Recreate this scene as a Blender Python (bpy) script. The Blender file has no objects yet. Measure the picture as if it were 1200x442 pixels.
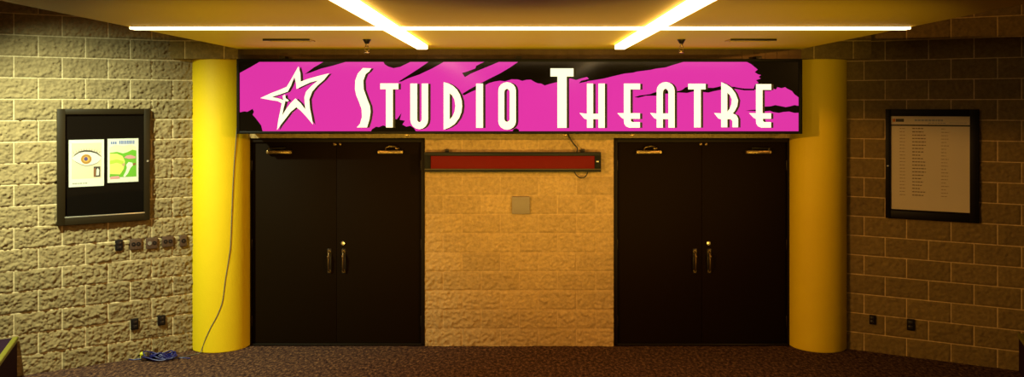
import bpy, bmesh, math, random
from mathutils import Vector, Matrix, noise
random.seed(7)
C = bpy.context.scene.collection
PI = math.pi
# ---------------------------------------------------------------- photo measurements -> metres
CX, CY, F, CAMY, EYE = 608.0, 124.0, 1012.0, -9.2, 2.56
def scale_at(Y): return F / (Y - CAMY)
def at(px, py, Y):
    s = scale_at(Y); return Vector(((px - CX) / s, Y, EYE - (py - CY) / s))
class Wall:
    """frame of a side wall: local x to the viewer's right, local -y into the room"""
    def __init__(w, o, ang):
        w.o = Vector((o[0], o[1])); w.a = ang
        w.x = Vector((math.cos(ang), math.sin(ang))); w.n = Vector((math.sin(ang), -math.cos(ang)))
    def hit(w, px, py, d=0.0):
        k = (px - CX) / F
        o = w.o + w.n * d
        # (k*z, CAMY+z) = o + t*x
        # k*z - t*xx = ox ; z - t*xy = oy-CAMY
        det = -k * w.x.y + w.x.x
        z = (-o.x * w.x.y + w.x.x * (o.y - CAMY)) / det
        t = (k * (o.y - CAMY) - o.x) / det
        return t, EYE - (py - CY) * z / F
    def pt(w, t, z, d=0.0):
        p = w.o + w.x * t + w.n * d
        return Vector((p.x, p.y, z))
WL = Wall((-3.443, -.172), math.atan2(.753, 1.160))
WR = Wall((3.462, -.099), -math.atan2(.744, 1.344))
WB = Wall((0, 0), 0)
ROW, BLK, Z0 = .2032, .4064, -.020

# ---------------------------------------------------------------- helpers
def mat(name, base=(.5,.5,.5), rough=.6, metal=0, emit=None, es=0, coat=0, spec=.5, bump=None, var=None):
    m = bpy.data.materials.new(name); m.use_nodes = True
    nt = m.node_tree; b = nt.nodes['Principled BSDF']
    b.inputs['Base Color'].default_value = (*base, 1); b.inputs['Roughness'].default_value = rough
    b.inputs['Metallic'].default_value = metal; b.inputs['Coat Weight'].default_value = coat
    b.inputs['Coat Roughness'].default_value = .08
    b.inputs['Specular IOR Level'].default_value = spec
    if emit: b.inputs['Emission Color'].default_value = (*emit, 1); b.inputs['Emission Strength'].default_value = es
    tc = nt.nodes.new('ShaderNodeTexCoord')
    if var:                                     # gentle colour mottling of the surface itself
        n = nt.nodes.new('ShaderNodeTexNoise'); n.inputs['Scale'].default_value = var[0]; n.inputs['Detail'].default_value = 4
        nt.links.new(tc.outputs['Object'], n.inputs['Vector'])
        mx = nt.nodes.new('ShaderNodeMix'); mx.data_type = 'RGBA'
        mx.inputs[6].default_value = (*[c * (1 - var[1]) for c in base], 1); mx.inputs[7].default_value = (*[min(1, c * (1 + var[1])) for c in base], 1)
        nt.links.new(n.outputs['Fac'], mx.inputs[0]); nt.links.new(mx.outputs[2], b.inputs['Base Color'])
    if bump:
        n = nt.nodes.new('ShaderNodeTexNoise'); n.inputs['Scale'].default_value = bump[0]; n.inputs['Detail'].default_value = 5
        nt.links.new(tc.outputs['Object'], n.inputs['Vector'])
        bp = nt.nodes.new('ShaderNodeBump'); bp.inputs['Distance'].default_value = bump[1]; bp.inputs['Strength'].default_value = .8
        nt.links.new(n.outputs['Fac'], bp.inputs['Height']); nt.links.new(bp.outputs['Normal'], b.inputs['Normal'])
    return m
def add_box(bm, x0, x1, y0, y1, z0, z1, bev=0.0, seg=2):
    r = bmesh.ops.create_cube(bm, size=1)
    vs = r['verts']
    for v in vs:
        v.co = Vector(((x0 + x1) / 2 + v.co.x * (x1 - x0), (y0 + y1) / 2 + v.co.y * (y1 - y0), (z0 + z1) / 2 + v.co.z * (z1 - z0)))
    if bev:
        es = list({e for v in vs for e in v.link_edges})
        bmesh.ops.bevel(bm, geom=es, offset=bev, segments=seg, affect='EDGES', profile=.5)
def add_lathe(bm, prof, c=(0,0,0), axis='Z', n=32, cap=True):
    c = Vector(c); rings = []
    for r, h in prof:
        ring = []
        for i in range(n):
            a = 2 * PI * i / n
            p = (r * math.cos(a), r * math.sin(a), h) if axis == 'Z' else (r * math.cos(a), h, r * math.sin(a)) if axis == 'Y' else (h, r * math.cos(a), r * math.sin(a))
            ring.append(bm.verts.new(c + Vector(p)))
        rings.append(ring)
    for a, b in zip(rings, rings[1:]):
        for i in range(n):
            bm.faces.new((a[i], a[(i + 1) % n], b[(i + 1) % n], b[i]))
    if cap:
        bm.faces.new(rings[0][::-1]); bm.faces.new(rings[-1])
    bmesh.ops.recalc_face_normals(bm, faces=bm.faces)
def smooth_path(pts, k=6):
    out = []
    P = [Vector(p) for p in pts]
    for i in range(len(P) - 1):
        p0 = P[max(i - 1, 0)]; p1 = P[i]; p2 = P[i + 1]; p3 = P[min(i + 2, len(P) - 1)]
        for j in range(k):
            t = j / k
            out.append(.5 * ((2 * p1) + (p2 - p0) * t + (2 * p0 - 5 * p1 + 4 * p2 - p3) * t * t + (3 * p1 - p0 - 3 * p2 + p3) * t ** 3))
    out.append(P[-1]); return out
def add_tube(bm, pts, r, n=8):
    rings = []; up = Vector((.13, .21, .97))
    for i, p in enumerate(pts):
        d = (pts[min(i + 1, len(pts) - 1)] - pts[max(i - 1, 0)]).normalized()
        u = d.cross(up); u = u.normalized() if u.length > 1e-4 else Vector((1, 0, 0)); v = u.cross(d).normalized()
        rings.append([bm.verts.new(p + u * r * math.cos(2 * PI * k / n) + v * r * math.sin(2 * PI * k / n)) for k in range(n)])
    for a, b in zip(rings, rings[1:]):
        for i in range(n): bm.faces.new((a[i], a[(i + 1) % n], b[(i + 1) % n], b[i]))
    bm.faces.new(rings[0][::-1]); bm.faces.new(rings[-1])
    bmesh.ops.recalc_face_normals(bm, faces=bm.faces)
def obj(name, bm, m, parent=None, smooth=True):
    me = bpy.data.meshes.new(name); bm.to_mesh(me); bm.free()
    o = bpy.data.objects.new(name, me); C.objects.link(o)
    if m: me.materials.append(m)
    if smooth:
        for p in me.polygons: p.use_smooth = True
        try: me.set_sharp_from_angle(angle=math.radians(35))
        except Exception: pass
    if parent: o.parent = parent
    return o
def thing(name, label=None, cat=None, loc=(0,0,0), rz=0, group=None, kind=None):
    o = bpy.data.objects.new(name, None); C.objects.link(o); o.empty_display_size = .1
    o.location = loc; o.rotation_euler = (0, 0, rz)
    return tag(o, label, cat, group, kind)
def tag(o, label=None, cat=None, group=None, kind=None):
    if label: o['label'] = label
    if cat: o['category'] = cat
    if group: o['group'] = group
    if kind: o['kind'] = kind
    return o
def copy_tree(o, parent=None):
    c = o.copy(); C.objects.link(c)
    if parent: c.parent = parent
    for ch in [x for x in bpy.data.objects if x.parent == o and x != c]:
        copy_tree(ch, c)
    return c
def flat(name, loops_list, y, m, parent, thick=.003):
    """flat cut sheet(s) in the local XZ plane with front at y; each entry = list of loops (first outer, others holes)"""
    bm = bmesh.new()
    for loops in loops_list:
        cu = bpy.data.curves.new('outline', 'CURVE'); cu.dimensions = '2D'; cu.fill_mode = 'BOTH'; cu.extrude = thick / 2
        for lp in loops:
            sp = cu.splines.new('POLY'); sp.points.add(len(lp) - 1); sp.use_cyclic_u = True
            for q, (x, z) in zip(sp.points, lp): q.co = (x, z, 0, 1)
        co = bpy.data.objects.new('outline', cu)
        me = bpy.data.meshes.new_from_object(co)
        n0 = len(bm.verts); bm.from_mesh(me); bm.verts.ensure_lookup_table()
        for v in bm.verts[n0:]:
            v.co = Vector((v.co.x, y + thick / 2 - v.co.z, v.co.y))
        bpy.data.objects.remove(co); bpy.data.curves.remove(cu); bpy.data.meshes.remove(me)
    bmesh.ops.recalc_face_normals(bm, faces=bm.faces)
    return obj(name, bm, m, parent, smooth=False)
def ellipse(cx, cz, rx, rz, n=20, a0=0, a1=2*PI):
    return [(cx + rx * math.cos(a0 + (a1 - a0) * i / n), cz + rz * math.sin(a0 + (a1 - a0) * i / n)) for i in range(n)]

# ---------------------------------------------------------------- materials
def block_material(name, phase, block, mortar):
    m = bpy.data.materials.new(name); m.use_nodes = True; nt = m.node_tree; N = nt.nodes; L = nt.links
    b = N['Principled BSDF']; b.inputs['Roughness'].default_value = .92; b.inputs['Specular IOR Level'].default_value = .2
    uv = N.new('ShaderNodeUVMap'); uv.uv_map = 'UVMap'
    br = N.new('ShaderNodeTexBrick'); br.offset = .5; br.offset_frequency = 2; br.squash = 1
    for k, v in (('Scale', 1), ('Mortar Size', .0055), ('Mortar Smooth', .35), ('Bias', 0), ('Brick Width', BLK), ('Row Height', ROW)): br.inputs[k].default_value = v
    br.inputs['Color1'].default_value = (*[c * .9 for c in block], 1); br.inputs['Color2'].default_value = (*[c * 1.1 for c in block], 1)
    br.inputs['Mortar'].default_value = (*mortar, 1)
    L.new(uv.outputs['UV'], br.inputs['Vector'])
    tc = N.new('ShaderNodeTexCoord')
    n = N.new('ShaderNodeTexNoise'); n.inputs['Scale'].default_value = 26; n.inputs['Detail'].default_value = 7; n.inputs['Roughness'].default_value = .7
    L.new(tc.outputs['Object'], n.inputs['Vector'])
    r = N.new('ShaderNodeMapRange'); r.inputs[1].default_value = .3; r.inputs[2].default_value = .72; r.inputs[3].default_value = .72; r.inputs[4].default_value = 1.22
    L.new(n.outputs['Fac'], r.inputs[0])
    mx = N.new('ShaderNodeVectorMath'); mx.operation = 'SCALE'
    L.new(br.outputs['Color'], mx.inputs[0]); L.new(r.outputs[0], mx.inputs['Scale'])
    L.new(mx.outputs[0], b.inputs['Base Color'])
    n2 = N.new('ShaderNodeTexNoise'); n2.inputs['Scale'].default_value = 70; n2.inputs['Detail'].default_value = 6
    L.new(tc.outputs['Object'], n2.inputs['Vector'])
    bp = N.new('ShaderNodeBump'); bp.inputs['Distance'].default_value = .006; bp.inputs['Strength'].default_value = .6
    L.new(n2.outputs['Fac'], bp.inputs['Height']); L.new(bp.outputs['Normal'], b.inputs['Normal'])
    return m
BLOCK = block_material('split_face_block', 0, (.265, .202, .105), (.62, .51, .31))
BLOCKP = block_material('frontlit_split_face_block', 0, (.49, .345, .16), (.545, .385, .19))  # same block, colour lifted to carry the frontal light on the back wall
BLOCKR = block_material('dim_split_face_block', 0, (.215, .148, .050), (.60, .43, .19))  # same block, colour lowered for dimmer light at right and above the columns

def carpet_material():
    m = bpy.data.materials.new('speckled_carpet'); m.use_nodes = True; nt = m.node_tree; N = nt.nodes; L = nt.links
    b = N['Principled BSDF']; b.inputs['Roughness'].default_value = 1; b.inputs['Specular IOR Level'].default_value = .05
    tc = N.new('ShaderNodeTexCoord')
    mp = N.new('ShaderNodeMapping'); mp.inputs['Scale'].default_value = (1, .55, 1)
    L.new(tc.outputs['Object'], mp.inputs['Vector'])
    n = N.new('ShaderNodeTexNoise'); n.inputs['Scale'].default_value = 32; n.inputs['Detail'].default_value = 5; n.inputs['Roughness'].default_value = .8
    L.new(mp.outputs[0], n.inputs['Vector'])
    cr = N.new('ShaderNodeValToRGB'); e = cr.color_ramp.elements
    e[0].position = .36; e[0].color = (.012, .006, .010, 1); e[1].position = .68; e[1].color = (.34, .185, .10, 1)
    k = e.new(.47); k.color = (.058, .030, .026, 1); k = e.new(.56); k.color = (.13, .068, .042, 1)
    L.new(n.outputs['Fac'], cr.inputs[0]); L.new(cr.outputs[0], b.inputs['Base Color'])
    bp = N.new('ShaderNodeBump'); bp.inputs['Distance'].default_value = .006
    L.new(n.outputs['Fac'], bp.inputs['Height']); L.new(bp.outputs['Normal'], b.inputs['Normal'])
    return m
CARPET = carpet_material()
YELLOW = mat('yellow_column_paint', (.80, .58, .008), .55, bump=(60, .002), var=(6, .03), spec=.3)
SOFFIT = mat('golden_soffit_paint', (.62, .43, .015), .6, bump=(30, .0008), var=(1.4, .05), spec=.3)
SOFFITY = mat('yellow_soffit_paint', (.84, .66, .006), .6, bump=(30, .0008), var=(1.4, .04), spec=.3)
BRONZE = mat('brushed_bronze', (.10, .06, .026), .36, .75, bump=(40, .001), var=(9, .35))
BLACKM = mat('black_metal', (.005, .004, .003), .5, spec=.15)
GRIP = mat('tarnished_brass', (.17, .11, .05), .4, .9, var=(40, .2))
DOORP = mat('dark_brown_door_paint', (.0085, .0042, .0009), .6, spec=.04)
FRAMEP = mat('dark_door_frame_paint', (.010, .005, .002), .55, spec=.15)
BRASS = mat('aged_brass', (.30, .20, .085), .36, .9, var=(40, .2))
DARKM = mat('dark_hardware', (.03, .022, .015), .35, .6)
LAMP = mat('lamp_diffuser', (.9, .9, .85), .5, emit=(1, .70, .36), es=5)
HOUSING = mat('lamp_housing', (.70, .62, .48), .4, .1)
PINK = mat('backlit_magenta_film', (.04, .002, .02), .12, emit=(.80, .036, .42), es=.90, coat=.1)
CREAM = mat('backlit_cream_letter', (.5, .5, .4), .3, emit=(1.0, .98, .72), es=1.05)
SIGNBLK = mat('gloss_black_film', (.004, .003, .002), .10, spec=.35)
SHADOWF = mat('black_letter_edge_film', (.006, .005, .004), .3)
HIGHC = mat('dark_upper_ceiling', (.10, .08, .05), .9)

# ---------------------------------------------------------------- split-face block walls (real relief)
def block_wall(name, wall, t0, t1, z0, z1, phase, holes=(), step=.0115, seed=0, amp=1.0, thick=.19, parent=None, bm_=BLOCK):
    def axis(a, b, stops):
        ks = sorted({a, b, *[s for s in stops if a < s < b]}); out = []
        for p, q in zip(ks, ks[1:]):
            n = max(1, round((q - p) / step)); out += [p + (q - p) * i / n for i in range(n)]
        return out + [ks[-1]]
    X = axis(t0, t1, [h[0] for h in holes] + [h[1] for h in holes])
    Z = axis(z0, z1, [h[2] for h in holes] + [h[3] for h in holes])
    verts = []; uvs = []
    for z in Z:
        zr = z - Z0; k = math.floor(zr / ROW); fz = zr - k * ROW; dz = min(fz, ROW - fz)
        for t in X:
            u = t - phase; uu = u + (0 if k % 2 else BLK / 2); j = math.floor(uu / BLK); fx = uu - j * BLK; dx = min(fx, BLK - fx)
            d = min(dx, dz); e = min(1.0, max(0.0, (d - .006) / .010)); e = e * e * (3 - 2 * e)
            p = Vector((t * 1.0 + seed * 7.3, z * 1.0, k * .37 + j * .61))
            h = .004 * noise.noise(p * 8) + .018 * (abs(noise.noise(Vector((p.x * 13, p.y * 19, p.z)))) - .2) + .028 * (abs(noise.noise(Vector((p.x * 30, p.y * 42, p.z + 3)))) - .2) + .012 * noise.noise(p * 75)
            off = .004 * noise.noise(Vector((j * 1.7 + seed, k * 2.3, .5)))
            y = -(e * max(-.002, .010 + (h + off) * amp) - .001)
            q = wall.pt(t, z, -y)
            verts.append(q); uvs.append((u, zr))
    nx = len(X); faces = []
    for iz in range(len(Z) - 1):
        zc = (Z[iz] + Z[iz + 1]) / 2
        for ix in range(nx - 1):
            tcx = (X[ix] + X[ix + 1]) / 2
            if any(h[0] < tcx < h[1] and h[2] < zc < h[3] for h in holes): continue
            a = iz * nx + ix; faces.append((a, a + 1, a + nx + 1, a + nx))
    nf = len(faces)
    # solid behind the face
    def quad(t_a, z_a, d_a, t_b, z_b, d_b, t_c, z_c, d_c, t_d, z_d, d_d):
        n = len(verts)
        for t, z, d in ((t_a, z_a, d_a), (t_b, z_b, d_b), (t_c, z_c, d_c), (t_d, z_d, d_d)):
            verts.append(wall.pt(t, z, d)); uvs.append((t - phase + d, z - Z0 + .05))
        faces.append((n, n + 1, n + 2, n + 3))
    T = -thick
    for t in (t0, t1): quad(t, z0, .004, t, z1, .004, t, z1, T, t, z0, T)
    quad(t0, z1, .004, t1, z1, .004, t1, z1, T, t0, z1, T); quad(t0, z0, .004, t1, z0, .004, t1, z0, T, t0, z0, T)
    for h in holes:
        quad(h[0], h[2], .012, h[0], h[3], .012, h[0], h[3], T, h[0], h[2], T)
        quad(h[1], h[2], .012, h[1], h[3], .012, h[1], h[3], T, h[1], h[2], T)
        quad(h[0], h[3], .012, h[1], h[3], .012, h[1], h[3], T, h[0], h[3], T)
    me = bpy.data.meshes.new(name); me.from_pydata(verts, [], faces)
    ul = me.uv_layers.new(name='UVMap')
    for lp in me.loops: ul.data[lp.index].uv = uvs[lp.vertex_index]
    for p in me.polygons: p.use_smooth = p.index < nf
    me.materials.append(bm_); me.update()
    o = bpy.data.objects.new(name, me); C.objects.link(o)
    tag(o, kind='structure')
    if parent: o.parent = parent
    return o
WALLTOP = 4.0
phL = WL.hit(202.5, 60)[0]; phR = WR.hit(1037.2, 60)[0]
DTOP = EYE - (162 - CY) / 110
SEAM = (-1.955, 1.964); HALF = .955      # frame outer half width
holes = [(s - HALF, s + HALF, 0, DTOP) for s in SEAM]
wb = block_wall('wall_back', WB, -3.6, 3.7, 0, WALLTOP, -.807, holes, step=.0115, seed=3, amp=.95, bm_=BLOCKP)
wl = block_wall('wall_left', WL, -5.2, .30, 0, WALLTOP, phL, step=.0105, seed=1, amp=1.05)
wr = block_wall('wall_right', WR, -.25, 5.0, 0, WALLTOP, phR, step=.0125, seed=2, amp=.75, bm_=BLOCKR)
tag(wb, 'tan split-face block wall between and above the two pairs of doors')
tag(wl, 'angled tan split-face block wall on the left, washed by greenish light')
tag(wr, 'angled tan split-face block wall on the right in dimmer light')
# block piers that stand on the two columns
for nm, x0, x1, sd in (('trim_1', -3.62, -2.90, 5), ('trim_2', 2.915, 3.64, 6)):
    w = Wall((0, -.275), 0)
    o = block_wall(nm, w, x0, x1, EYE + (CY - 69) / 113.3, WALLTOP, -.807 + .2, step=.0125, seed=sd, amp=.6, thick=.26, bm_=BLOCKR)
tag(bpy.data.objects['trim_1'], 'block pier above the left yellow column'); tag(bpy.data.objects['trim_2'], 'block pier above the right yellow column')

# floor, soffit, upper ceiling
bm = bmesh.new(); add_box(bm, -9, 9, -15, .6, -.1, 0); tag(obj('floor', bm, CARPET, smooth=False), 'speckled dark brown carpet', kind='structure')
SOFZ = EYE + .585
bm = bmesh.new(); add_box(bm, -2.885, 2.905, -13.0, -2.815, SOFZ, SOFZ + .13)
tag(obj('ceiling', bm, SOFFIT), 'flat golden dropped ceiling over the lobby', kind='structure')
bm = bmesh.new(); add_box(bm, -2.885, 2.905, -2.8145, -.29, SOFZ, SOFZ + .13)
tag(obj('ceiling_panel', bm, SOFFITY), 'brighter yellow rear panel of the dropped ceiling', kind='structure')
bm = bmesh.new(); add_box(bm, -9, 9, -13.2, .2, WALLTOP, WALLTOP + .1)
tag(obj('ceiling_upper', bm, HIGHC, smooth=False), 'dark upper ceiling', kind='structure')
# bronze fascia strip above the sign (vertical ribs)
bm = bmesh.new(); ztop = SOFZ; zbot = EYE + (CY - 71.5) / 113.7
add_box(bm, -2.895, 2.912, -.30, -.12, zbot, ztop - .001)
x = -2.86
while x < 2.88:
    add_box(bm, x, x + .012, -.304, -.299, zbot, ztop - .002, .001, 1); x += .12
tag(obj('trim_3', bm, BRONZE), 'ribbed bronze fascia between the golden ceiling and the sign', kind='structure')

# ---------------------------------------------------------------- doors
def closer(parent, cx, z, flip, arm):
    o = thing('door_closer'); o.parent = parent; o.location = (cx, -.02, z)
    del_ = [o]
    bm = bmesh.new(); add_box(bm, -.135, .135, -.055, .012, -.019, .019, .008); add_box(bm, -.045, .045, -.062, -.05, -.012, .012, .003)
    for sx in (-.12, .12): add_lathe(bm, [(.012, -.064), (.012, -.05)], (sx, 0, 0), 'Y', 12)
    obj('closer_body', bm, BRASS, o)
    bm = bmesh.new()
    if arm:
        add_tube(bm, smooth_path([(-.05 * flip, -.045, .02), (-.045 * flip, -.06, .045), (0, -.065, .062), (.05 * flip, -.055, .058), (.085 * flip, -.02, .035)]), .007)
        add_box(bm, .07 * flip - .02, .07 * flip + .02, -.03, .015, .03, .045, .003)
    else:
        add_tube(bm, smooth_path([(-.11 * flip, -.045, .02), (-.11 * flip, -.05, .036), (-.02 * flip, -.05, .042), (.07 * flip, -.045, .044)]), .006)
        add_lathe(bm, [(.014, .02), (.014, .044), (.006, .05)], (-.11 * flip, -.045, 0), 'Z', 12)
    obj('closer_arm', bm, BRASS if arm else DARKM, o)
    return o
def door_pair(n, sx, wide_left):
    label = 'dark brown double doors left of the block pier, under the star' if n == 1 else 'dark brown double doors right of the block pier, under the sign end'
    d = thing('door_%d' % n, label, None, (sx, .075, 0), 0, None, 'structure')
    H = DTOP; fw = .045
    bm = bmesh.new()                                             # frame: two jambs, head, rabbet stops
    for s in (-1, 1):
        a, b = sorted((s * HALF, s * (HALF - fw))); add_box(bm, a, b, -.045, .10, 0, H, .003)
        a, b = sorted((s * (HALF - fw), s * (HALF - fw - .014))); add_box(bm, a, b, .035, .10, 0, H - fw, .002)
    add_box(bm, -HALF + fw, HALF - fw, -.045, .10, H - fw, H, .003)
    add_box(bm, -HALF + fw, HALF - fw, .035, .10, H - fw - .014, H - fw, .002)
    obj('door_frame', bm, FRAMEP, d)
    bm = bmesh.new(); add_box(bm, -HALF + .02, HALF - .02, .10, .112, 0, H - .02); obj('back_panel', bm, BLACKM, d)
    bm = bmesh.new(); add_box(bm, -HALF + fw, HALF - fw, -.05, .09, 0, .012, .004); obj('threshold', bm, DARKM, d)
    W = HALF - fw - .004
    for s in (-1, 1):
        a, b = sorted((s * .0012, s * W))
        bm = bmesh.new(); add_box(bm, a, b, -.012, .032, .016, H - fw - .004, .003); leaf = obj('door_leaf', bm, DOORP, d)
        # kick plate slightly different sheen
        # hinges
        for hz in (.25, 1.07, 1.92):
            bm = bmesh.new(); add_lathe(bm, [(.006, -.055), (.008, -.05), (.008, .05), (.006, .055)], (s * (W + .002), -.018, hz), 'Z', 10); obj('hinge', bm, DARKM, leaf)
        # pull handle: bowed grip on two posts with backplate
        hx = s * .077
        z0 = EYE - (319 - CY) / 110; z1 = EYE - (296 - CY) / 110
        bm = bmesh.new()
        add_box(bm, hx - .022, hx + .022, -.016, -.011, z0 - .03, z1 + .03, .004)
        ph = obj('backplate', bm, DARKM, leaf)
        bm = bmesh.new()
        path = smooth_path([(hx, -.014, z0), (hx, -.045, z0 + .012), (hx, -.062, z0 + .06), (hx, -.066, (z0 + z1) / 2), (hx, -.062, z1 - .06), (hx, -.045, z1 - .012), (hx, -.014, z1)], 6)
        add_tube(bm, path, .009, 12)
        for zz in (z0, z1): add_lathe(bm, [(.018, -.022), (.018, -.012)], (hx, 0, zz), 'Y', 16)
        add_box(bm, hx - .012, hx + .012, -.078, -.062, z1 - .062, z1 - .036, .005)
        obj('pull_handle', bm, GRIP, leaf)
        if s == 1:
            bm = bmesh.new(); add_lathe(bm, [(.024, -.012), (.024, -.020), (.019, -.026), (.010, -.027)], (hx - .006, 0, EYE - (286.3 - CY) / 110), 'Y', 20)
            tag(obj('lock_cylinder', bm, mat('polished_lock', (.75, .66, .5), .25, .9) if n == 1 else bpy.data.materials['polished_lock'], leaf), 'round bright lock cylinder')
    # small catch marks at the head where leaves meet
    for a, b in ((-.03, 0), (.03, .055)):
        bm = bmesh.new(); add_box(bm, a, b, -.03, -.008, H - fw - .033, H - fw - .010, .003); obj('head_catch', bm, GRIP, d)
    return d
d1 = door_pair(1, SEAM[0], True); d2 = door_pair(2, SEAM[1], False)
zc = EYE - (178.6 - CY) / 110.4
closer(d1, at(326, 0, -.02).x - SEAM[0], zc, 1, False); closer(d1, at(457, 0, -.02).x - SEAM[0], zc, 1, True)
closer(d2, at(761, 0, -.02).x - SEAM[1], zc, 1, True); closer(d2, at(890, 0, -.02).x - SEAM[1], zc, -1, False)

# ---------------------------------------------------------------- columns
for cx, lab in ((-3.178, 'round bright yellow column on the left with a cord running down it'), (3.19, 'round golden yellow column on the right, free of cords')):
    bm = bmesh.new(); R = .305 if cx < 0 else .297
    H = EYE + (CY - 69) / 113.3 - .001
    prof = [(R - .006, 0.0), (R, .006)] + [(R, .2 + i * (H - .4) / 8) for i in range(9)] + [(R, H - .004), (R - .004, H)]
    add_lathe(bm, prof, (0, 0, 0), 'Z', 96)
    o = obj('column', bm, YELLOW); o.location = (cx, .03, 0)
    tag(o, lab, 'column', kind='thing')

# ---------------------------------------------------------------- the illuminated sign
SY = -.42; S = scale_at(SY)
def sp(px, py): return ((px - CX) / S, EYE - (py - CY) / S)
sz0 = sp(0, 157)[1]; sx0 = sp(277.5, 0)[0]; sx1 = sp(940, 0)[0]; sz1 = sp(0, 69.0)[1]
sign = thing('lit_sign', 'long backlit magenta and black sign reading STUDIO THEATRE with a star, above the doors', 'sign', (0, 0, sz0))
def zrel(lp): return [(x, z - sz0) for x, z in lp]
def poly(pts): return zrel([sp(*p) for p in pts])
bm = bmesh.new()
add_box(bm, sx0 + .035, sx1 - .035, -.40, -.022, .006, sz1 - sz0 - .004, .004)
obj('cabinet', bm, BLACKM, sign)
bm = bmesh.new()
x0p, zt = sp(281, 72.6); x1p, zb = sp(935.8, 153.8); h = sz1 - sz0
add_box(bm, sx0, x0p, -.432, -.35, 0, h, .005); add_box(bm, x1p, sx1, -.432, -.35, 0, h, .005)
add_box(bm, x0p - .003, x1p + .003, -.432, -.35, zt - sz0, h, .005); add_box(bm, x0p - .003, x1p + .003, -.432, -.35, 0, zb - sz0, .005)
obj('retainer_frame', bm, BLACKM, sign)
bm = bmesh.new(); add_box(bm, x0p - .002, x1p + .002, -.418, -.402, zb - sz0 - .002, zt - sz0 + .002); obj('magenta_face', bm, PINK, sign, False)
rough_edge = lambda pts: pts
blacks = [
 [(280,72),(305,72),(293,79),(281,85.5),(280,86)],
 [(280,132),(286,130.5),(290,131),(296,127.7),(297.6,131),(296,134.5),(300,139),(303,143),(306,147),(307,151),(308,155),(280,155)],
 [(357,87),(368,79),(380,72),(407,72),(390,77),(376,80.5),(364,85)],
 [(449,72),(451,75.5),(455,78),(461,79.9),(469,78.3),(475,75.5),(482,72)],
 [(467,95.6),(479,88),(492,79.6),(503,72),(521,72),(506,80.5),(491,87.5),(478,92),(470,95.8)],
 [(434,155),(436,151.5),(440.7,148.5),(444,149),(449,147),(452,148),(457,143),(459,144),(461,138.5),(465,140),(470.5,132.5),(468.5,140.5),(474.5,141.5),(471.5,146),(476,148.5),(481,147.5),(485,150),(488,155)],
 [(608,72),(597,79.5),(585.5,86.3),(573,92.5),(561,98.8),(550,104.8),(541.5,110.2),(543.8,111.8),(553,107.3),(561,103.8),(567,100.7),(573,97.5),(579.4,95.6),(586,94.6),(591.6,95.4),(599.7,93),(607,93.2),(612,94.8),(617,93.6),(622,93.4),(626,95.8),(630,97.7),(634,98),(638.4,100.2),(645,98.2),(652,96.5),(659,95.2),(663,92.6),(669,92),(675,93.8),(682,91.6),(688,90.2),(690,92.5),(686,95.4),(695,94.2),(707,92.2),(716,90),(720,89),(731.6,86.3),(742,85.2),(746,84),(754,83),(762,82),(768,80.6),(780,79.0),(790,75.8),(803,72)],
 [(541.5,85.5),(547,84),(554,81.4),(557,80.3),(558,77.3),(563,74.6),(569,72),(586,72),(573,77.5),(561,82.4),(552,86.2),(544.8,90.4)],
 [(743.5,113.8),(750,111.8),(755,111.3),(762,110.2),(768,108),(774,108),(780,105.5),(788,107.3),(796,106.6),(800,105),(803,102.5),(807,101.5),(812,103),(825,102.8),(836,103),(845,101.0),(852,101.7),(860,101.7),(866,103),(872,103.8),(884,104),(884,106),(872,106),(862,104.2),(853,103.8),(846,105),(836,107),(830,108.6),(820,107.4),(813,107),(805,109),(795,108.4),(785,109.6),(778,110),(768,112.2),(757,112.3),(748,114.6)],
 [(874,72),(880,75),(884,78.2),(888,81.5),(884.5,84.5),(888,87),(892,88),(889,90),(891.5,92),(886,94),(889,97),(885,99),(883,104.5),(890,106.4),(903,106.6),(906,103.6),(909,105),(911,102.2),(916,103.4),(920,102.2),(923,104.2),(928,106.6),(931,110.5),(937,115),(937,72)],
 [(873.5,129.9),(880,128.9),(886,128.6),(891,126),(896,125),(903,124.6),(908.5,123.2),(915,124.4),(920.7,125.6),(926,124.6),(931,123.2),(937,124.3),(937,132.2),(931,132.4),(924.8,130.8),(918,131.3),(912.6,132.4),(906,131.4),(902.4,130),(892,130.8),(882,130)],
 [(600,155),(602,151.2),(605,150.2),(608,152),(608.5,155)],
 [(678.3,97.8),(681,94.6),(686,93.6),(690.5,92.4),(688,95.6),(683,96.6)],
]
for b in blacks: flat('black_brushstroke', [[poly(b)]], -.4215, SIGNBLK, sign, .0035)
def arc(cx, cy, rx, ry, a0, a1, n=8): return [(cx + rx * math.cos(math.radians(a0 + (a1 - a0) * i / n)), cy - ry * math.sin(math.radians(a0 + (a1 - a0) * i / n))) for i in range(n + 1)]
def fancyE(x0, x1, xb, spur, top):      # stem x0..x1, bars reach xb, spur to the left
    return [[(x0, top), (xb, top), (xb, top + 6.8), (x1, top + 6.8), (x1, 132.7), (xb - .2, 132.7), (xb - .2, 139.2), (x1 + .5, 139.2), (x1 + .5, 141.5), (x1 + 2, 143.0), (xb - .2, 143.2), (xb - .2, 149.6), (x0 + 6, 149.6), (x0 + 2.4, 148), (x0 + .4, 145), (x0, 141.5), (x0, 139.5), (x0 - 2.8, 138), (spur, 132.6), (x0, 132.7)]]
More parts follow.
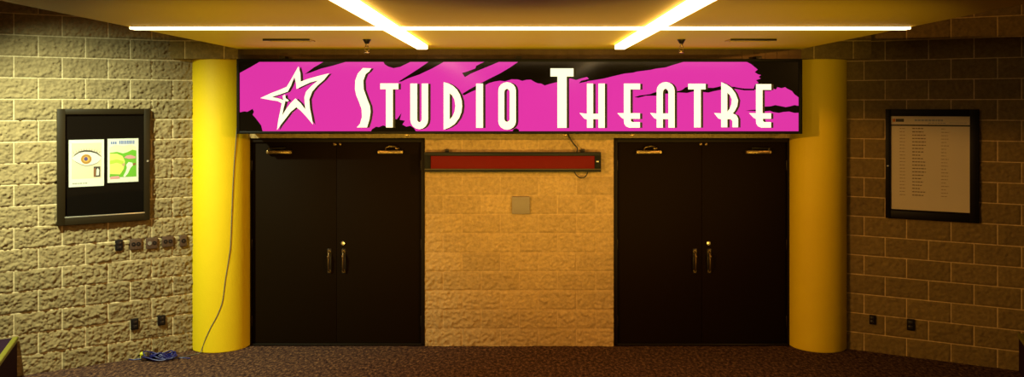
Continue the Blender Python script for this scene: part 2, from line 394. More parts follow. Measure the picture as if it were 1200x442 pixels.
letters = [
 ('star', [[(305.4,115),(318,109.2),(328,105.4),(336.3,101.8),(341,94),(346,85),(350,78),(352.2,86),(352.6,95.8),(361,92.6),(373,89.2),(386,86),(380,93.5),(372,100.5),(366,107.5),(362.6,116.5),(363.4,127),(365.4,137),(366.9,145.8),(360,137.5),(353,130),(347.6,125.6),(341,131),(334.5,139.5),(329,146.5),(325,152.3),(326.5,141),(328.6,131),(330.5,121),(326,118.6),(316,117)],
          [(319,113.6),(328.5,110.6),(337.5,107.4),(341.2,100.5),(345.2,89.6),(347.2,97.5),(347.8,104.3),(354,101.2),(364,96.6),(373,94.2),(365.5,100.6),(359,107.4),(357,114),(357.4,121),(358.2,128.5),(352.5,121),(346.5,115.4),(340.6,121.4),(335.2,128.6),(330.8,135.8),(332.6,126.4),(334.6,118.6),(329,116)]]),
 ('star_spur', [[(331.5,112.5),(334.2,110.8),(335,115.2),(338.6,117.6),(337.2,119),(332.5,117.8)]]),
 ('S', [[(425.5,79.8),(435.2,80.2),(432.6,83.9),(428.7,86.8),(425.9,94.4),(426.3,104.6),(430.7,116.8),(433.6,124),(434.4,131),(433,140.3),(430.2,149.4),(418.3,149.4),(422.2,145.2),(424.4,137.2),(424,128),(421,119.5),(417.8,112),(416.2,104.6),(416.6,94.4),(419.4,86.5)]]),
 ('T', [[(445.8,97.8),(467,97.8),(467,104.6),(460.5,104.6),(460.5,149.4),(452.5,149.4),(452.5,104.6),(445.8,104.6)]]),
 ('U', [[(481,98),(489,98),(489,139)] + arc(491.6,139,2.8,4.2,180,360)[1:-1] + [(494.4,139),(494.4,98),(501.8,98),(501.8,140)] + arc(491.4,140,10.4,11.4,0,-180)[1:]]),
 ('D', [[(520,96.4),(526,98),(530.8,100.7),(535.5,105),(539,111),(541.2,118),(541.6,124.5),(540.8,131.5),(538,138.5),(533,145.2),(527,149.3),(520,151.9)],[(527,109.4),(530,111.8),(532.6,116.5),(533.8,124),(532.8,131),(530.4,136.4),(527,140.2)]]),
 ('I', [[(558,98),(566.1,98),(566.1,149.8),(558,149.8)]]),
 ('O', [arc(594.3,106,10.3,9.6,180,0)+arc(594.3,142.4,10.3,9.6,0,-180), arc(594.2,108,3.2,3.8,180,0)+arc(594.2,139,3.2,3.8,0,-180)]),
 ('T', [[(645,80.2),(672,80.2),(672,89.7),(664,89.7),(664,149.8),(653.2,149.8),(653.2,89.7),(645,89.7)]]),
 ('H', [[(687.8,98),(695,98),(695,133.4),(701.2,133.4),(701.2,98),(708.6,98),(708.6,149.8),(701.2,149.8),(701.2,139.6),(695,139.6),(695,149.8),(687.8,149.8),(687.8,140),(684.6,139),(679,132.4),(687.8,133.4)]]),
 ('E', fancyE(731, 738.6, 750, 723.4, 98)),
 ('A', [[(769.4,149.6),(769.4,139.6),(766.6,138.6),(761.6,132.4),(769.4,133)] + arc(779.9,106,10.5,9.8,180,0) + [(790.4,149.6),(783.2,149.6),(783.2,139.6),(776.6,139.6),(776.6,149.6)], [(776.6,133)] + arc(779.9,109,3.3,5,180,0) + [(783.2,133)]]),
 ('T', [[(806.3,98.2),(826.6,98.2),(826.6,104.8),(821,104.8),(821,149.4),(813.2,149.4),(813.2,104.8),(806.3,104.8)]]),
 ('R', [[(845,96.4),(851.5,99.3),(857,103.4),(861.5,109.4),(864.6,117.6),(863.6,124.6),(861,129.6),(858.4,133),(862.6,135),(864.7,139),(864.7,149.2),(858.2,149.2),(858.2,142),(856.4,139.6),(852,139.6),(852,149.2),(845,149.2),(845,140),(841.6,138.8),(836.6,132.5),(845,132.9)],[(852,108.5),(855.4,111.8),(857.4,116.4),(857,122),(854.8,127.6),(852,131.2)]]),
 ('E', fancyE(885.7, 893.2, 903.4, 877.6, 98.6)),
]
for nm, loops in letters:
    loops = loops if isinstance(loops[0][0], tuple) else loops
    sh = [[(x + 2.9, y + .3) for x, y in lp] for lp in loops]
    isstar = nm.startswith('star')
    lt = flat('star_emblem' if isstar else 'letter', [[poly(lp) for lp in loops]], -.432, CREAM, sign, .006)
    flat('drop_edge', [[poly(lp) for lp in sh]], -.4258, SHADOWF, lt, .0035)
for px in (476.5, 662, 741):
    bm = bmesh.new(); x, z = sp(px, 157.5)
    add_box(bm, x - .022, x + .022, -.40, -.36, -.022, .006, .004); add_lathe(bm, [(.008, -.03), (.008, -.02)], (x, -.38, 0), 'Z', 10)
    obj('fixing_clip', bm, BRASS, sign)
for px in (330, 608, 890):
    bm = bmesh.new(); x, z = sp(px, 70); add_box(bm, x - .03, x + .03, -.40, -.31, h - .02, h + .03, .003)
    obj('hanger', bm, DARKM, sign)

# ---------------------------------------------------------------- LED message display and its cable
DY = -.115; DS = scale_at(DY)
def dp(px, py): return ((px - CX) / DS, EYE - (py - CY) / DS)
dx0, dz1 = dp(497, 178.6); dx1, dz0 = dp(704.5, 201.8)
disp = thing('message_display', 'long slim black display with a dark red window on the block pier', 'display', ((dx0 + dx1) / 2, 0, dz0))
ox, oz = (dx0 + dx1) / 2, dz0
L2, Hh = (dx1 - dx0) / 2, dz1 - dz0
SLATE = mat('slate_plastic', (.009, .0095, .008), .45, spec=.2)
bm = bmesh.new()
add_box(bm, -L2 + .01, L2 - .01, -.085, -.024, .004, Hh - .004, .006)
add_box(bm, -L2, L2, -.115, -.03, Hh - .038, Hh, .006); add_box(bm, -L2, L2, -.115, -.03, 0, .022, .005)
obj('housing', bm, SLATE, disp)
for s in (-1, 1):
    bm = bmesh.new(); a, b = sorted((s * (L2 - .068), s * L2)); add_box(bm, a, b, -.113, -.03, .002, Hh - .002, .006)
    obj('end_cap', bm, BLACKM, disp)
REDW = mat('dark_red_acrylic', (.13, .003, .0006), .5, spec=.1, emit=(.5, .012, .002), es=.06, var=(18, .12))
bm = bmesh.new(); add_box(bm, -L2 + .06, L2 - .066, -.100, -.084, .018, Hh - .034, .002); obj('red_window', bm, REDW, disp)
bm = bmesh.new(); add_box(bm, -L2 + .004, L2 - .004, -.121, -.112, .024, .036, .003); obj('lower_lip', bm, mat('olive_trim', (.075, .06, .025), .45, .2), disp)
bm = bmesh.new(); add_box(bm, L2 - .052, L2 - .025, -.116, -.112, Hh * .50, Hh * .50 + .014, .002); tag(obj('badge', bm, mat('silver_badge', (.75, .75, .72), .3, .5), disp), 'small silver badge')
for k in (-.75, .8):
    bm = bmesh.new(); add_box(bm, k * L2 - .02, k * L2 + .02, -.06, .004, Hh - .01, Hh + .03, .003)
    obj('wall_bracket', bm, DARKM, disp)
CORD = mat('black_cord', (.015, .013, .012), .5)
bm = bmesh.new()
def wpt(px, py, y): v = at(px, py, y); return v
add_tube(bm, smooth_path([wpt(664, 152, -.06), wpt(666, 158, -.055), wpt(668.5, 163, -.05), wpt(673, 169.5, -.05), wpt(676.5, 173.5, -.055), wpt(676, 179, -.06)]), .008)
tag(obj('power_cord', bm, CORD), 'short black cord from the sign bottom down to the display top', 'cord')
bm = bmesh.new()
add_tube(bm, smooth_path([wpt(673, 200, -.05), wpt(674.5, 204, -.055), wpt(678, 207.6, -.06), wpt(682.5, 208.6, -.06), wpt(686.5, 206.4, -.055), wpt(688.5, 202.5, -.05), wpt(689, 199.5, -.05)]), .006)
tag(obj('cord_loop', bm, CORD), 'small black cord loop hanging below the display right end', 'cord')
# grey blank plate
p0 = at(599.8, 251, -.03); p1 = at(621, 230.4, -.03)
pl = thing('wall_plate', 'square pale grey plate mounted on the middle of the block pier', 'plate', ((p0.x + p1.x) / 2, 0, p0.z))
hw = (p1.x - p0.x) / 2; hh = p1.z - p0.z
bm = bmesh.new(); add_box(bm, -hw, hw, -.040, .01, 0, hh, .008, 3); obj('cover', bm, mat('pale_grey_plastic', (.27, .225, .18), .5, var=(30, .06)), pl)
bm = bmesh.new()
add_box(bm, -hw + .02, hw - .02, -.0425, -.036, .02, hh - .02, .003)
for sx in (-1, 1): add_lathe(bm, [(.004, -.044), (.005, -.036)], (sx * (hw - .011), 0, hh / 2), 'Y', 10)
obj('raised_panel', bm, bpy.data.materials['pale_grey_plastic'], pl)

# ---------------------------------------------------------------- display cases
GLASS = bpy.data.materials.new('clear_glazing'); GLASS.use_nodes = True
nt = GLASS.node_tree; nt.nodes.remove(nt.nodes['Principled BSDF'])
tr = nt.nodes.new('ShaderNodeBsdfTransparent'); tr.inputs[0].default_value = (.95, .96, .95, 1); gl = nt.nodes.new('ShaderNodeBsdfGlossy'); gl.inputs['Roughness'].default_value = .03
fr = nt.nodes.new('ShaderNodeFresnel'); fr.inputs[0].default_value = 1.45; mx = nt.nodes.new('ShaderNodeMixShader')
ge = nt.nodes.new('ShaderNodeNewGeometry'); iv = nt.nodes.new('ShaderNodeMath'); iv.operation = 'SUBTRACT'; iv.inputs[0].default_value = 1
nt.links.new(ge.outputs['Backfacing'], iv.inputs[1]); mu = nt.nodes.new('ShaderNodeMath'); mu.operation = 'MULTIPLY'
nt.links.new(fr.outputs[0], mu.inputs[0]); nt.links.new(iv.outputs[0], mu.inputs[1]); nt.links.new(mu.outputs[0], mx.inputs[0]); nt.links.new(tr.outputs[0], mx.inputs[1]); nt.links.new(gl.outputs[0], mx.inputs[2]); nt.links.new(mx.outputs[0], nt.nodes['Material Output'].inputs[0])
BRONZEF = mat('dark_bronze_frame', (.020, .013, .005), .5, .1, spec=.18, var=(9, .15))
BLKF = mat('black_case_frame', (.004, .0025, .002), .5, spec=.15)
FELT = mat('dark_pinboard', (.0055, .0035, .0025), .95, spec=.05, bump=(300, .001))
def case(wall, px0, px1, py0, py1, d, fwl, fwr, fwt, fwb, label, fm, back_d, back_m):
    t0, zt = wall.hit(px0, py0, d); t1, _ = wall.hit(px1, py0, d); _, zb = wall.hit(px0, py1, d)
    o = thing('display_case', label, 'display case', wall.pt(t0, zb), wall.a)
    W, H = t1 - t0, zt - zb
    bm = bmesh.new()
    add_box(bm, 0, fwl, -d, .012, 0, H, .004); add_box(bm, W - fwr, W, -d, .012, 0, H, .004)
    add_box(bm, fwl - .002, W - fwr + .002, -d, .012, H - fwt, H, .004); add_box(bm, fwl - .002, W - fwr + .002, -d, .012, 0, fwb, .004)
    obj('case_frame', bm, fm, o)
    bm = bmesh.new(); add_box(bm, fwl - .003, W - fwr + .003, -back_d, .012, fwb - .003, H - fwt + .003); obj('back_board', bm, back_m, o, False)
    bm = bmesh.new(); add_box(bm, fwl - .002, W - fwr + .002, -d + .012, -d + .016, fwb - .002, H - fwt + .002); obj('glass_pane', bm, GLASS, o, False)
    return o, t0, zb, W, H
cl, tl0, zl0, WLc, HLc = case(WL, 67, 175.8, 127.6, 265, .065, .070, .055, .055, .080, 'dark bronze glazed notice case holding two posters on the left wall', BRONZEF, .036, FELT)
bm = bmesh.new(); add_box(bm, .064, WLc - .05, -.068, -.060, .070, .082, .002); tag(obj('sill_bead', bm, mat('bright_bead', (.55, .52, .45), .3, .7), cl), 'thin bright bead along the lower inside edge')
bm = bmesh.new(); add_lathe(bm, [(.009, -.074), (.011, -.064)], (WLc - .022, 0, HLc * .53), 'Y', 14); tag(obj('lock', bm, mat('case_lock', (.8, .8, .75), .25, .8), cl), 'small bright round lock')
cr_, tr0, zr0, WRc, HRc = case(WR, 1037.5, 1147.5, 128, 255.6, .048, .052, .082, .070, .082, 'black framed schedule case with a printed list on the right wall', BLKF, .029, FELT)
bm = bmesh.new(); add_lathe(bm, [(.007, -.054), (.009, -.046)], (.022, 0, HRc * .48), 'Y', 14); tag(obj('lock', bm, bpy.data.materials['case_lock'], cr_), 'small bright round lock')

# ---- posters
def colour(name, c, r=.7): return mat(name, c, r)
K = {n: colour('ink_' + n, c) for n, c in dict(white=(.86,.86,.84), peach=(.84,.70,.56), iris=(.45,.22,.05), iris2=(.72,.42,.10), violet=(.10,.07,.28), ink=(.05,.04,.04), grey=(.35,.33,.32), green=(.16,.50,.03), lime=(.52,.70,.08), yellow=(.80,.78,.22), pink=(.75,.35,.40), blue=(.18,.24,.60), brown=(.30,.12,.05), cream=(.88,.82,.62), tan=(.60,.42,.25)).items()}
def sheet(name, wall, px0, px1, py0, py1, d, label, cat, m):
    t0, zt = wall.hit(px0, py0, d); t1, _ = wall.hit(px1, py0, d); _, zb = wall.hit(px0, py1, d)
    o = thing(name, label, cat, wall.pt(t0, zb), wall.a)
    W, H = t1 - t0, zt - zb
    bm = bmesh.new(); add_box(bm, 0, W, -d, -d + .0012, 0, H); obj('paper', bm, m, o, False)
    return o, W, H
PD = .0385
p1o, W, H = sheet('poster', WL, 80.6, 121.9, 164.2, 219.6, PD, 'white poster with a large drawn eye, left one in the notice case', 'poster', K['white'])
def art(o, W, H, d):
    def f(nm, mat_, loops, lift=.0006): flat(nm, [[[(u * W, v * H) for u, v in lp] for lp in loops]], -d - lift, mat_, o, .0005)
    return f
f = art(p1o, W, H, PD)
f('tinted_ground', K['peach'], [[(.08,.17),(.93,.17),(.93,.93),(.08,.93)]])
eye_out = [(.08,.62),(.16,.68),(.28,.735),(.45,.755),(.62,.745),(.78,.70),(.92,.61),(.86,.54),(.76,.485),(.62,.46),(.46,.45),(.30,.48),(.18,.54)]
f('eye_white', K['white'], [eye_out], .0012)
f('iris', K['iris2'], [ellipse(.49,.585,.155,.105)], .0018); f('iris_ring', K['iris'], [ellipse(.49,.585,.145,.097), ellipse(.49,.585,.095,.062)], .0024); f('pupil', K['violet'], [ellipse(.48,.59,.055,.042)], .0024)
f('upper_lid', K['ink'], [[(.08,.615),(.18,.70),(.30,.755),(.45,.78),(.62,.77),(.80,.725),(.93,.63),(.91,.63),(.78,.70),(.62,.735),(.45,.745),(.29,.725),(.17,.67)]], .0024)
f('lower_lid', K['grey'], [[(.09,.59),(.20,.52),(.34,.465),(.47,.435),(.64,.445),(.80,.49),(.92,.57),(.80,.505),(.64,.463),(.47,.452),(.34,.485),(.20,.54)]], .0024)
lashes = []
for i in range(11):
    u = .14 + i * .072; v = .72 + .08 * math.sin((u - .05) * PI / .9)
    lashes.append([(u, v - .03), (u + .012, v - .03), (u + (u - .5) * .1, v + .035)])
for l in lashes: pass
flat('lashes', [[[(u * W, v * H) for u, v in l]] for l in lashes], -PD - .0024, K['ink'], p1o, .0005)
f('inset_picture', K['ink'], [[(.70,.20),(.89,.20),(.89,.42),(.70,.42)]], .0024); f('inset_figure', K['white'], [[(.77,.23),(.85,.23),(.86,.34),(.82,.39),(.78,.35)]], .003); f('inset_ground', K['brown'], [[(.71,.21),(.76,.21),(.76,.40),(.71,.38)]], .003)
flat('printed_text', [[[(u * W, .06 * H), ((u + w) * W, .06 * H), ((u + w) * W, .085 * H), (u * W, .085 * H)]] for u, w in ((.10,.05),(.16,.07),(.25,.04),(.31,.06),(.40,.04),(.46,.06))], -PD - .0012, K['grey'], p1o, .0005)
p2o, W2, H2 = sheet('poster', WL, 126.0, 162.2, 162.8, 214.4, PD, 'green and yellow illustrated poster with blue heading, right one in the notice case', 'poster', K['white'])
f = art(p2o, W2, H2, PD)
f('sky', K['cream'], [[(.07,.60),(.93,.60),(.93,.80),(.75,.86),(.5,.83),(.25,.86),(.07,.80)]])
f('green_hill', K['green'], [[(.07,.12),(.93,.12),(.93,.72),(.80,.74),(.65,.69),(.50,.66),(.30,.70),(.07,.68)]], .0012)
f('yellow_field', K['yellow'], [[(.07,.20),(.40,.18),(.52,.30),(.56,.48),(.48,.60),(.30,.66),(.07,.66)]], .0018)
f('lime_band', K['lime'], [[(.07,.42),(.30,.45),(.50,.40),(.52,.48),(.30,.53),(.07,.50)]], .0024)
f('pink_bird', K['pink'], [[(.52,.56),(.62,.61),(.75,.62),(.90,.58),(.90,.54),(.70,.53)]], .0024)
f('white_stem', K['white'], [[(.60,.40),(.68,.46),(.80,.44),(.82,.38),(.74,.32),(.66,.20),(.56,.12),(.50,.14),(.58,.24),(.62,.33)]], .0024)
f('brown_mark', K['brown'], [[(.80,.42),(.90,.44),(.92,.40),(.84,.37)]], .0024); f('red_mark', K['tan'], [[(.46,.42),(.56,.44),(.56,.38),(.48,.37)]], .003)
f('pink_base', K['pink'], [[(.08,.08),(.40,.09),(.36,.15),(.10,.14)]], .0024)
random.seed(11); hd = []
u = .10
while u < .88:
    w = random.uniform(.035, .06)
    if not .27 < u < .34:
        hd.append([[(u * W2, .875 * H2), ((u + w) * W2, .875 * H2), ((u + w) * W2, (.935 + .02 * (u > .34)) * H2), (u * W2, (.935 + .02 * (u > .34)) * H2)]])
    u += w + .018
flat('heading_text', hd, -PD - .0012, K['blue'], p2o, .0005)
# right: schedule
SD = .0315
PAPER = mat('cream_schedule_paper', (.80, .66, .46), .7, var=(5, .03))
s_o, W3, H3 = sheet('schedule_sheet', WR, 1043.3, 1138, 136.2, 244.8, SD, 'large printed schedule sheet with a list of small text lines in the black case', 'notice', PAPER)
f = art(s_o, W3, H3, SD)
f('header_rule', K['ink'], [[(0,.895),(1,.895),(1,.912),(0,.912)]])
f('logo_block', K['ink'], [[(.07,.94),(.175,.94),(.175,.972),(.07,.972)]]); f('logo_accent', mat('ink_orange', (.6,.16,.03), .7), [[(.03,.94),(.065,.94),(.065,.972),(.03,.972)]])
random.seed(5)
def words(u0, u1, v, hgt):
    out = []; u = u0
    while u < u1:
        w = random.uniform(.018, .04)
        e = min(u + w, u1); out.append([[(u * W3, v * H3), (e * W3, v * H3), (e * W3, (v + hgt) * H3), (u * W3, (v + hgt) * H3)]]); u = e + .008
    return out
flat('title_text', words(.31, .66, .948, .020) + words(.48, .70, .924, .009) + words(.74, .95, .930, .006), -SD - .0012, K['grey'], s_o, .0005)
rows = []
FAINT = mat('ink_faint_brown', (.34, .24, .15), .8); DIM = mat('ink_list_brown', (.16, .10, .06), .8)
fa = []
for i in range(21):
    v = .865 - i * .0355
    rows += words(.28, .28 + random.choice((.10, .14, .17, .26 if i % 3 == 1 else .12)), v, .010)
    fa += words(.12, .19, v, .007); fa += words(.64, .64 + random.uniform(.05, .1), v, .007)
flat('list_text', rows, -SD - .0012, DIM, s_o, .0005); flat('date_text', fa, -SD - .0012, FAINT, s_o, .0005)

# ---------------------------------------------------------------- electrical plates
PLATE = mat('brown_outlet_plate', (.075, .040, .026), .5, 0, var=(60, .15)); PLATED = mat('black_outlet_plate', (.010, .007, .007), .5, spec=.15); HOLE = mat('socket_black', (.008, .007, .008), .3)
def plate(wall, px0, px1, py0, py1, label, kindp, m=PLATE, grp=None):
    d = .030
    t0, zt = wall.hit(px0, py0, d); t1, _ = wall.hit(px1, py0, d); _, zb = wall.hit(px0, py1, d)
    W, H = t1 - t0, zt - zb
    o = thing('wall_socket', label, 'wall socket', wall.pt((t0 + t1) / 2, zb), wall.a, grp)
    bm = bmesh.new(); add_box(bm, -W/2, W/2, -d - .006, .01, 0, H, .006, 3)
    for sz in (.1, .9): add_lathe(bm, [(.003, -d - .008), (.004, -d - .004)], (0, 0, H * sz), 'Y', 8)
    obj('plate', bm, m, o)
    y = -d - .006
    if kindp in ('duo', 'mixed'):
        for s in (-1, 1):
            bm = bmesh.new(); add_lathe(bm, [(.020, y - .004), (.020, y + .002)], (s * W * .21, 0, H * .52), 'Y', 20)
            if kindp == 'mixed' and s == -1: tag(obj('socket', bm, bpy.data.materials['case_lock'], o), 'bright round connector')
            else:
                q = obj('socket', bm, HOLE, o)
                bm = bmesh.new(); add_lathe(bm, [(.006, y - .007), (.006, y - .003)], (s * W * .21, 0, H * .52), 'Y', 10); obj('contact', bm, PLATE, q)
    elif kindp == 'one':
        bm = bmesh.new(); add_lathe(bm, [(.022, y - .004), (.022, y + .002)], (0, 0, H * .5), 'Y', 20); q = obj('socket', bm, HOLE, o)
        bm = bmesh.new(); add_lathe(bm, [(.006, y - .007), (.006, y - .003)], (0, 0, H * .5), 'Y', 10); obj('contact', bm, PLATE, q)
    else:
        for sz in (.30, .70):
            bm = bmesh.new(); add_box(bm, -W * .28, W * .28, y - .004, y + .002, H * sz - H * .14, H * sz + H * .14, .004)
            q = obj('socket', bm, HOLE, o)
            bm = bmesh.new()
            for sx in (-.008, .008): add_box(bm, sx - .0015, sx + .0015, y - .0055, y - .003, H * sz - .008, H * sz + .006)
            obj('contact', bm, PLATE, q)
    return o
plate(WL, 135.2, 144, 281.8, 294.2, 'narrow dark socket plate, leftmost of the row of five under the notice case', 'outlet', PLATED)
plate(WL, 152.4, 166, 280.6, 293.2, 'brown plate with two round sockets, second from left in the row of five', 'duo')
plate(WL, 171.4, 184.8, 279.2, 292.2, 'brown plate with one bright connector, middle of the row of five', 'mixed')
plate(WL, 190, 203.4, 277.4, 290.0, 'brown plate with two round sockets, fourth in the row of five', 'duo')
plate(WL, 210.8, 219.2, 276, 289.2, 'narrow brown single socket plate beside the left yellow column', 'one')
plate(WL, 153.6, 162.4, 374.4, 387.2, 'black outlet near the floor of the left wall, the left and lower of two', 'outlet', PLATED)
plate(WL, 185.2, 194, 370.4, 382.0, 'black outlet near the floor of the left wall, the one closer to the column', 'outlet', PLATED)
plate(WR, 1018.6, 1026, 369.4, 380.0, 'small black outlet near the floor beside the right yellow column', 'outlet', PLATED)
plate(WR, 1062.6, 1071.8, 374, 387, 'larger black outlet near the floor of the right wall under the schedule case', 'outlet', PLATED)

# ---------------------------------------------------------------- cord on the left column and coil on the carpet
def on_column(px, py, r=.309, cx=-3.178, cy=.03):
    k = (px - CX) / F
    # point (k z, CAMY+z): (kz-cx)^2+(z+CAMY-cy)^2=r^2
    a = k * k + 1; b = -2 * k * cx + 2 * (CAMY - cy); c = cx * cx + (CAMY - cy) ** 2 - r * r
    disc = max(0.0, b * b - 4 * a * c); z = (-b - math.sqrt(disc)) / (2 * a)
    return Vector((k * z, CAMY + z, EYE - (py - CY) * z / F))
pts = [on_column(*p) for p in ((277.5,150),(276.5,165),(274.5,190),(272.8,221),(271.6,250),(270.2,286),(268.6,300),(264,328.5),(262.6,340),(260,356),(254,371),(247,384),(241,397),(237,408))]
b0 = pts[-1]
pts += [Vector((b0.x - .01, b0.y - .035, .010)), Vector((b0.x - .06, b0.y - .07, .006)), Vector((-3.42, -.43, .006)), Vector((-3.50, -.45, .006))]
bm = bmesh.new(); add_tube(bm, smooth_path(pts, 5), .0042, 8)
tag(obj('extension_cord', bm, mat('dusky_cord', (.13, .12, .10), .6)), 'thin dark cord hanging down the front of the left yellow column', 'cord')
coil = thing('cable_coil', 'tangled blue cable lying on the carpet at the left wall base', 'cable', (-3.62, -.50, 0))
random.seed(3); pts = []
for i in range(150):
    a = i * .42; r = .085 + .035 * math.sin(i * .37) + random.uniform(-.008, .008)
    pts.append(Vector((r * 1.45 * math.cos(a) + .02 * math.sin(i * .11), r * .62 * math.sin(a) + .01 * math.sin(i * .2), .006 + .050 * abs(math.sin(i * .61)) * (.3 + i / 150) + .012 * (i / 150))))
pts = [Vector((.30, .03, .006)), Vector((.20, .045, .006))] + pts + [Vector((-.17, .0, .01)), Vector((-.26, -.02, .006)), Vector((-.33, .01, .006))]
bm = bmesh.new(); add_tube(bm, smooth_path(pts, 4), .0062, 8)
obj('blue_cable', bm, mat('blue_cable_jacket', (.008, .010, .14), .45), coil)
bm = bmesh.new(); add_box(bm, -.165, -.105, -.06, -.02, .004, .05, .010); add_box(bm, -.11, -.08, -.045, -.03, .02, .085, .005)
tag(obj('plug', bm, mat('dark_plug', (.035, .018, .012), .45), coil), 'dark brown plug')
bm = bmesh.new(); bmesh.ops.create_icosphere(bm, subdivisions=3, radius=.022, matrix=Matrix.Translation((-.185, .02, .052)))
add_lathe(bm, [(.016, .004), (.018, .03), (.012, .045)], (-.185, .02, 0), 'Z', 16)
tag(obj('connector', bm, mat('yellow_connector', (.62, .60, .03), .45), coil), 'small bright yellow connector')

# ---------------------------------------------------------------- raised carpeted platforms at the frame corners
PURP = mat('dark_plum_carpet', (.030, .014, .030), 1, bump=(200, .004), spec=.05, var=(60, .4)); NOSE = mat('yellow_nosing', (.22, .20, .02), .5)
for wall, px, sgn, lab in ((WL, 20, 1, 'low dark plum platform with yellow edge at the far left corner'), (WR, 1194, -1, 'low dark platform with yellow edge at the far right corner')):
    t, z = wall.hit(px, 395 if sgn > 0 else 391, .03)
    P = wall.pt(t, 0, .03); hgt = z
    e = Vector((.36 * sgn, -.93, 0)).normalized(); out = Vector((-wall.x.x, -wall.x.y, 0)) if sgn > 0 else Vector((wall.x.x, wall.x.y, 0))
    A = Vector((P.x, P.y, 0)); B = A + e * 3.0; Dv = A + out * 2.2; Cc = B + out * 2.2
    o = thing('raised_platform', lab, 'platform', A)
    def prism(bm, pl, z0, z1):
        lo = [bm.verts.new((p.x - A.x, p.y - A.y, z0)) for p in pl]; hi = [bm.verts.new((p.x - A.x, p.y - A.y, z1)) for p in pl]
        n = len(pl); bm.faces.new(lo[::-1]); bm.faces.new(hi)
        for i in range(n): bm.faces.new((lo[i], lo[(i + 1) % n], hi[(i + 1) % n], hi[i]))
        bmesh.ops.recalc_face_normals(bm, faces=bm.faces)
    bm = bmesh.new(); prism(bm, [A, B, Cc, Dv], 0, hgt - .004); obj('carpeted_body', bm, PURP, o, False)
    bm = bmesh.new(); q = out * .036; k = -out * .012
    prism(bm, [A + k, B + k, B + q, A + q], hgt - .035, hgt + .004)
    bmesh.ops.bevel(bm, geom=list(bm.edges), offset=.004, segments=2, affect='EDGES'); tag(obj('edge_nosing', bm, NOSE, o), 'yellow edge strip')

# ---------------------------------------------------------------- ceiling fittings
def linear_lamp(x0, x1, y0, y1, drop, label, end=True):
    o = thing('linear_lamp', label, 'ceiling light', ((x0 + x1) / 2, (y0 + y1) / 2, SOFZ))
    hx, hy = (x1 - x0) / 2, (y1 - y0) / 2
    bm = bmesh.new(); add_box(bm, -hx, hx, -hy, hy, -drop, -.004, .006); obj('diffuser', bm, LAMP, o)
    bm = bmesh.new(); add_box(bm, -hx + .012, hx - .012, -hy, hy, -.006, 0.0)
    if end: add_box(bm, -hx + .02, hx - .02, hy - .002, hy + .05, -drop * .5, 0, .002)
    else:
        for s in (-1, 1):
            a, b = sorted((s * (hx - .002), s * (hx + .012))); add_box(bm, a, b, -hy, hy, -drop - .001, 0, .002)
    obj('lamp_body', bm, HOUSING, o)
    return o
LD = .045
linear_lamp(-.975, -.872, -12.5, -.93, LD, 'long bright linear lamp running to the camera, left of the two')
linear_lamp(.918, 1.016, -12.5, -.93, LD, 'long bright linear lamp running to the camera, right of the two')
cross = thing('linear_lamp', 'long thin bright lamp running crosswise over the whole golden ceiling', 'ceiling light', (.01, -2.815, SOFZ))
for a, b in ((-2.86, -.978), (-.869, .915), (1.019, 2.88)):
    bm = bmesh.new(); add_box(bm, a - .01, b - .01, -.045, .045, -.022, -.004, .004); obj('diffuser', bm, LAMP, cross)
    bm = bmesh.new(); add_box(bm, a + .002, b - .022, -.057, .057, -.006, 0, .001); obj('lamp_body', bm, HOUSING, cross)

def sprinkler(px, label):
    p = at(px, 46.5, -1.6)
    o = thing('sprinkler_head', label, 'sprinkler', (p.x, -1.6, SOFZ))
    bm = bmesh.new(); add_lathe(bm, [(.036, 0), (.036, -.006), (.028, -.018), (.020, -.034), (.016, -.040)], (0, 0, 0), 'Z', 24); obj('escutcheon', bm, DARKM, o)
    bm = bmesh.new(); add_lathe(bm, [(.012, -.038), (.013, -.062), (.009, -.070)], (0, 0, 0), 'Z', 16)
    for s in (-1, 1): add_tube(bm, smooth_path([(s * .010, 0, -.058), (s * .019, 0, -.076), (s * .014, 0, -.098), (0, 0, -.108)]), .0035, 8)
    obj('frame_arm', bm, BRASS, o)
    bm = bmesh.new(); add_lathe(bm, [(.004, -.100), (.006, -.112), (.021, -.115), (.021, -.118), (.004, -.120)], (0, 0, 0), 'Z', 20); obj('deflector', bm, mat('bright_brass', (.8, .62, .3), .25, .9) if 'bright_brass' not in bpy.data.materials else bpy.data.materials['bright_brass'], o)
    return o
sprinkler(430, 'small pendant sprinkler head under the golden ceiling, left of the left lamp')
sprinkler(798.5, 'small pendant sprinkler head under the golden ceiling, right of the right lamp')
def vent(px0, px1, tail, label):
    Y = -1.55; a = at(px0, 46, Y).x; b = at(px1, 46, Y).x
    o = thing('ceiling_vent', label, 'vent', ((a + b) / 2, Y, SOFZ)); w = (b - a) / 2; dd = .11
    bm = bmesh.new()
    add_box(bm, -w, w, -dd, -dd + .025, -.010, 0, .003); add_box(bm, -w, w, dd - .025, dd, -.010, 0, .003); add_box(bm, -w, -w + .025, -dd, dd, -.010, 0, .003); add_box(bm, w - .025, w, -dd, dd, -.010, 0, .003)
    obj('vent_frame', bm, SOFFIT, o)
    bm = bmesh.new(); add_box(bm, -w + .02, w - .02, -dd + .02, dd - .02, -.0025, -.0005); obj('vent_opening', bm, BLACKM, o)
    for i in range(5):
        y = -dd + .045 + i * .033
        bm = bmesh.new(); add_box(bm, -w + .024, w - .024, -.013, .013, -.0015, .0015, .001, 1)
        bmesh.ops.rotate(bm, verts=bm.verts, matrix=Matrix.Rotation(math.radians(16), 3, 'X')); bmesh.ops.translate(bm, verts=bm.verts, vec=(0, y, -.0085)); obj('vent_slat', bm, SOFFIT, o)
    bm = bmesh.new(); add_box(bm, -w - .004, w + .004, -dd - .014, -dd - .002, -.018, 0, .002); obj('front_lip', bm, DARKM, o)
    return o
vent(313, 366, 1, 'slotted air vent in the golden ceiling, left one'); vent(853, 905, -1, 'slotted air vent in the golden ceiling, right one')

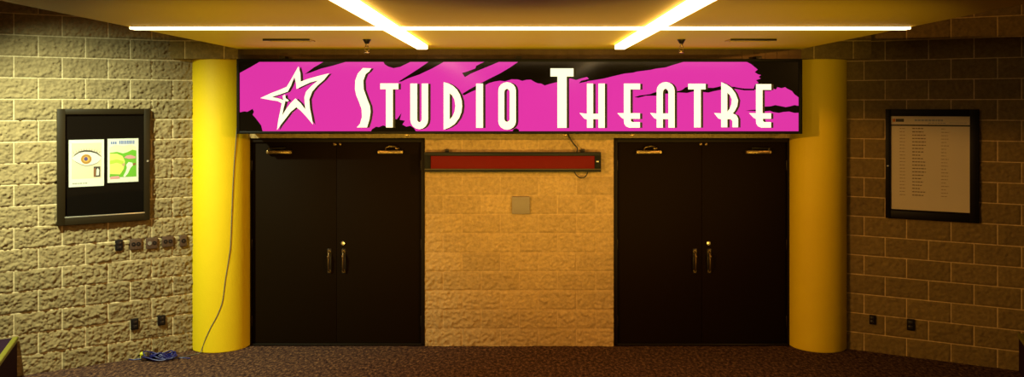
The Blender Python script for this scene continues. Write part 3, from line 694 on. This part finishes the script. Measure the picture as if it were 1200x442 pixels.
# ---------------------------------------------------------------- wall wash lamp and added fill spots
def spot(name, loc, target, power, col, size, blend, rad):
    l = bpy.data.lights.new(name, 'SPOT'); l.energy = power; l.color = col; l.spot_size = math.radians(size); l.spot_blend = blend; l.shadow_soft_size = rad
    o = bpy.data.objects.new(name, l); C.objects.link(o); o.location = loc
    o.rotation_euler = (Vector(target) - Vector(loc)).to_track_quat('-Z', 'Y').to_euler(); return o
# cool green-white wash lamp in the open slot left of the dropped ceiling
spot('wash_spotlight', (-4.35, -3.1, 3.85), (-3.95, -.6, .85), 1080, (.93, 1.0, .60), 80, .95, .05)
for x, tx, pw in ((-5.6, 2.1, 1300), (5.6, -.9, 1050)):
    spot('warm_fill_spot', (x, -6.8, 3.45), (tx, 0, 1.0), pw, (1, .48, .10), 52, 1.0, .06)  # unseen spots added to brighten the back wall and columns
for x in (-2.3, 2.3):
    spot('soffit_fill_spot', (x, -6.9, .5), (x * .35, -1.0, 3.15), 720, (1, .66, .10), 56, 1.0, .08)  # unseen upward spots added to brighten the rear soffit
w = bpy.data.worlds.new('world'); bpy.context.scene.world = w; w.use_nodes = True
bg = w.node_tree.nodes['Background']; bg.inputs[0].default_value = (1, .55, .14, 1); bg.inputs[1].default_value = .13

# ---------------------------------------------------------------- camera
cam = bpy.data.cameras.new('camera'); co = bpy.data.objects.new('camera', cam); C.objects.link(co)
co.location = (0, CAMY, EYE); co.rotation_euler = (PI / 2, 0, 0)
cam.sensor_fit = 'HORIZONTAL'; cam.sensor_width = 36; cam.lens = F / 1200 * 36
cam.shift_x = -(CX - 600) / 1200; cam.shift_y = -(221 - CY) / 1200
cam.clip_start = .05
sc = bpy.context.scene; sc.camera = co
sc.view_settings.view_transform = 'Standard'; sc.view_settings.look = 'None'; sc.view_settings.gamma = 1; sc.view_settings.exposure = 0
sc.view_settings.use_curve_mapping = False
try: sc.cycles.use_denoising = True; sc.cycles.caustics_reflective = False; sc.cycles.caustics_refractive = False; sc.cycles.sample_clamp_indirect = 4
except Exception: pass
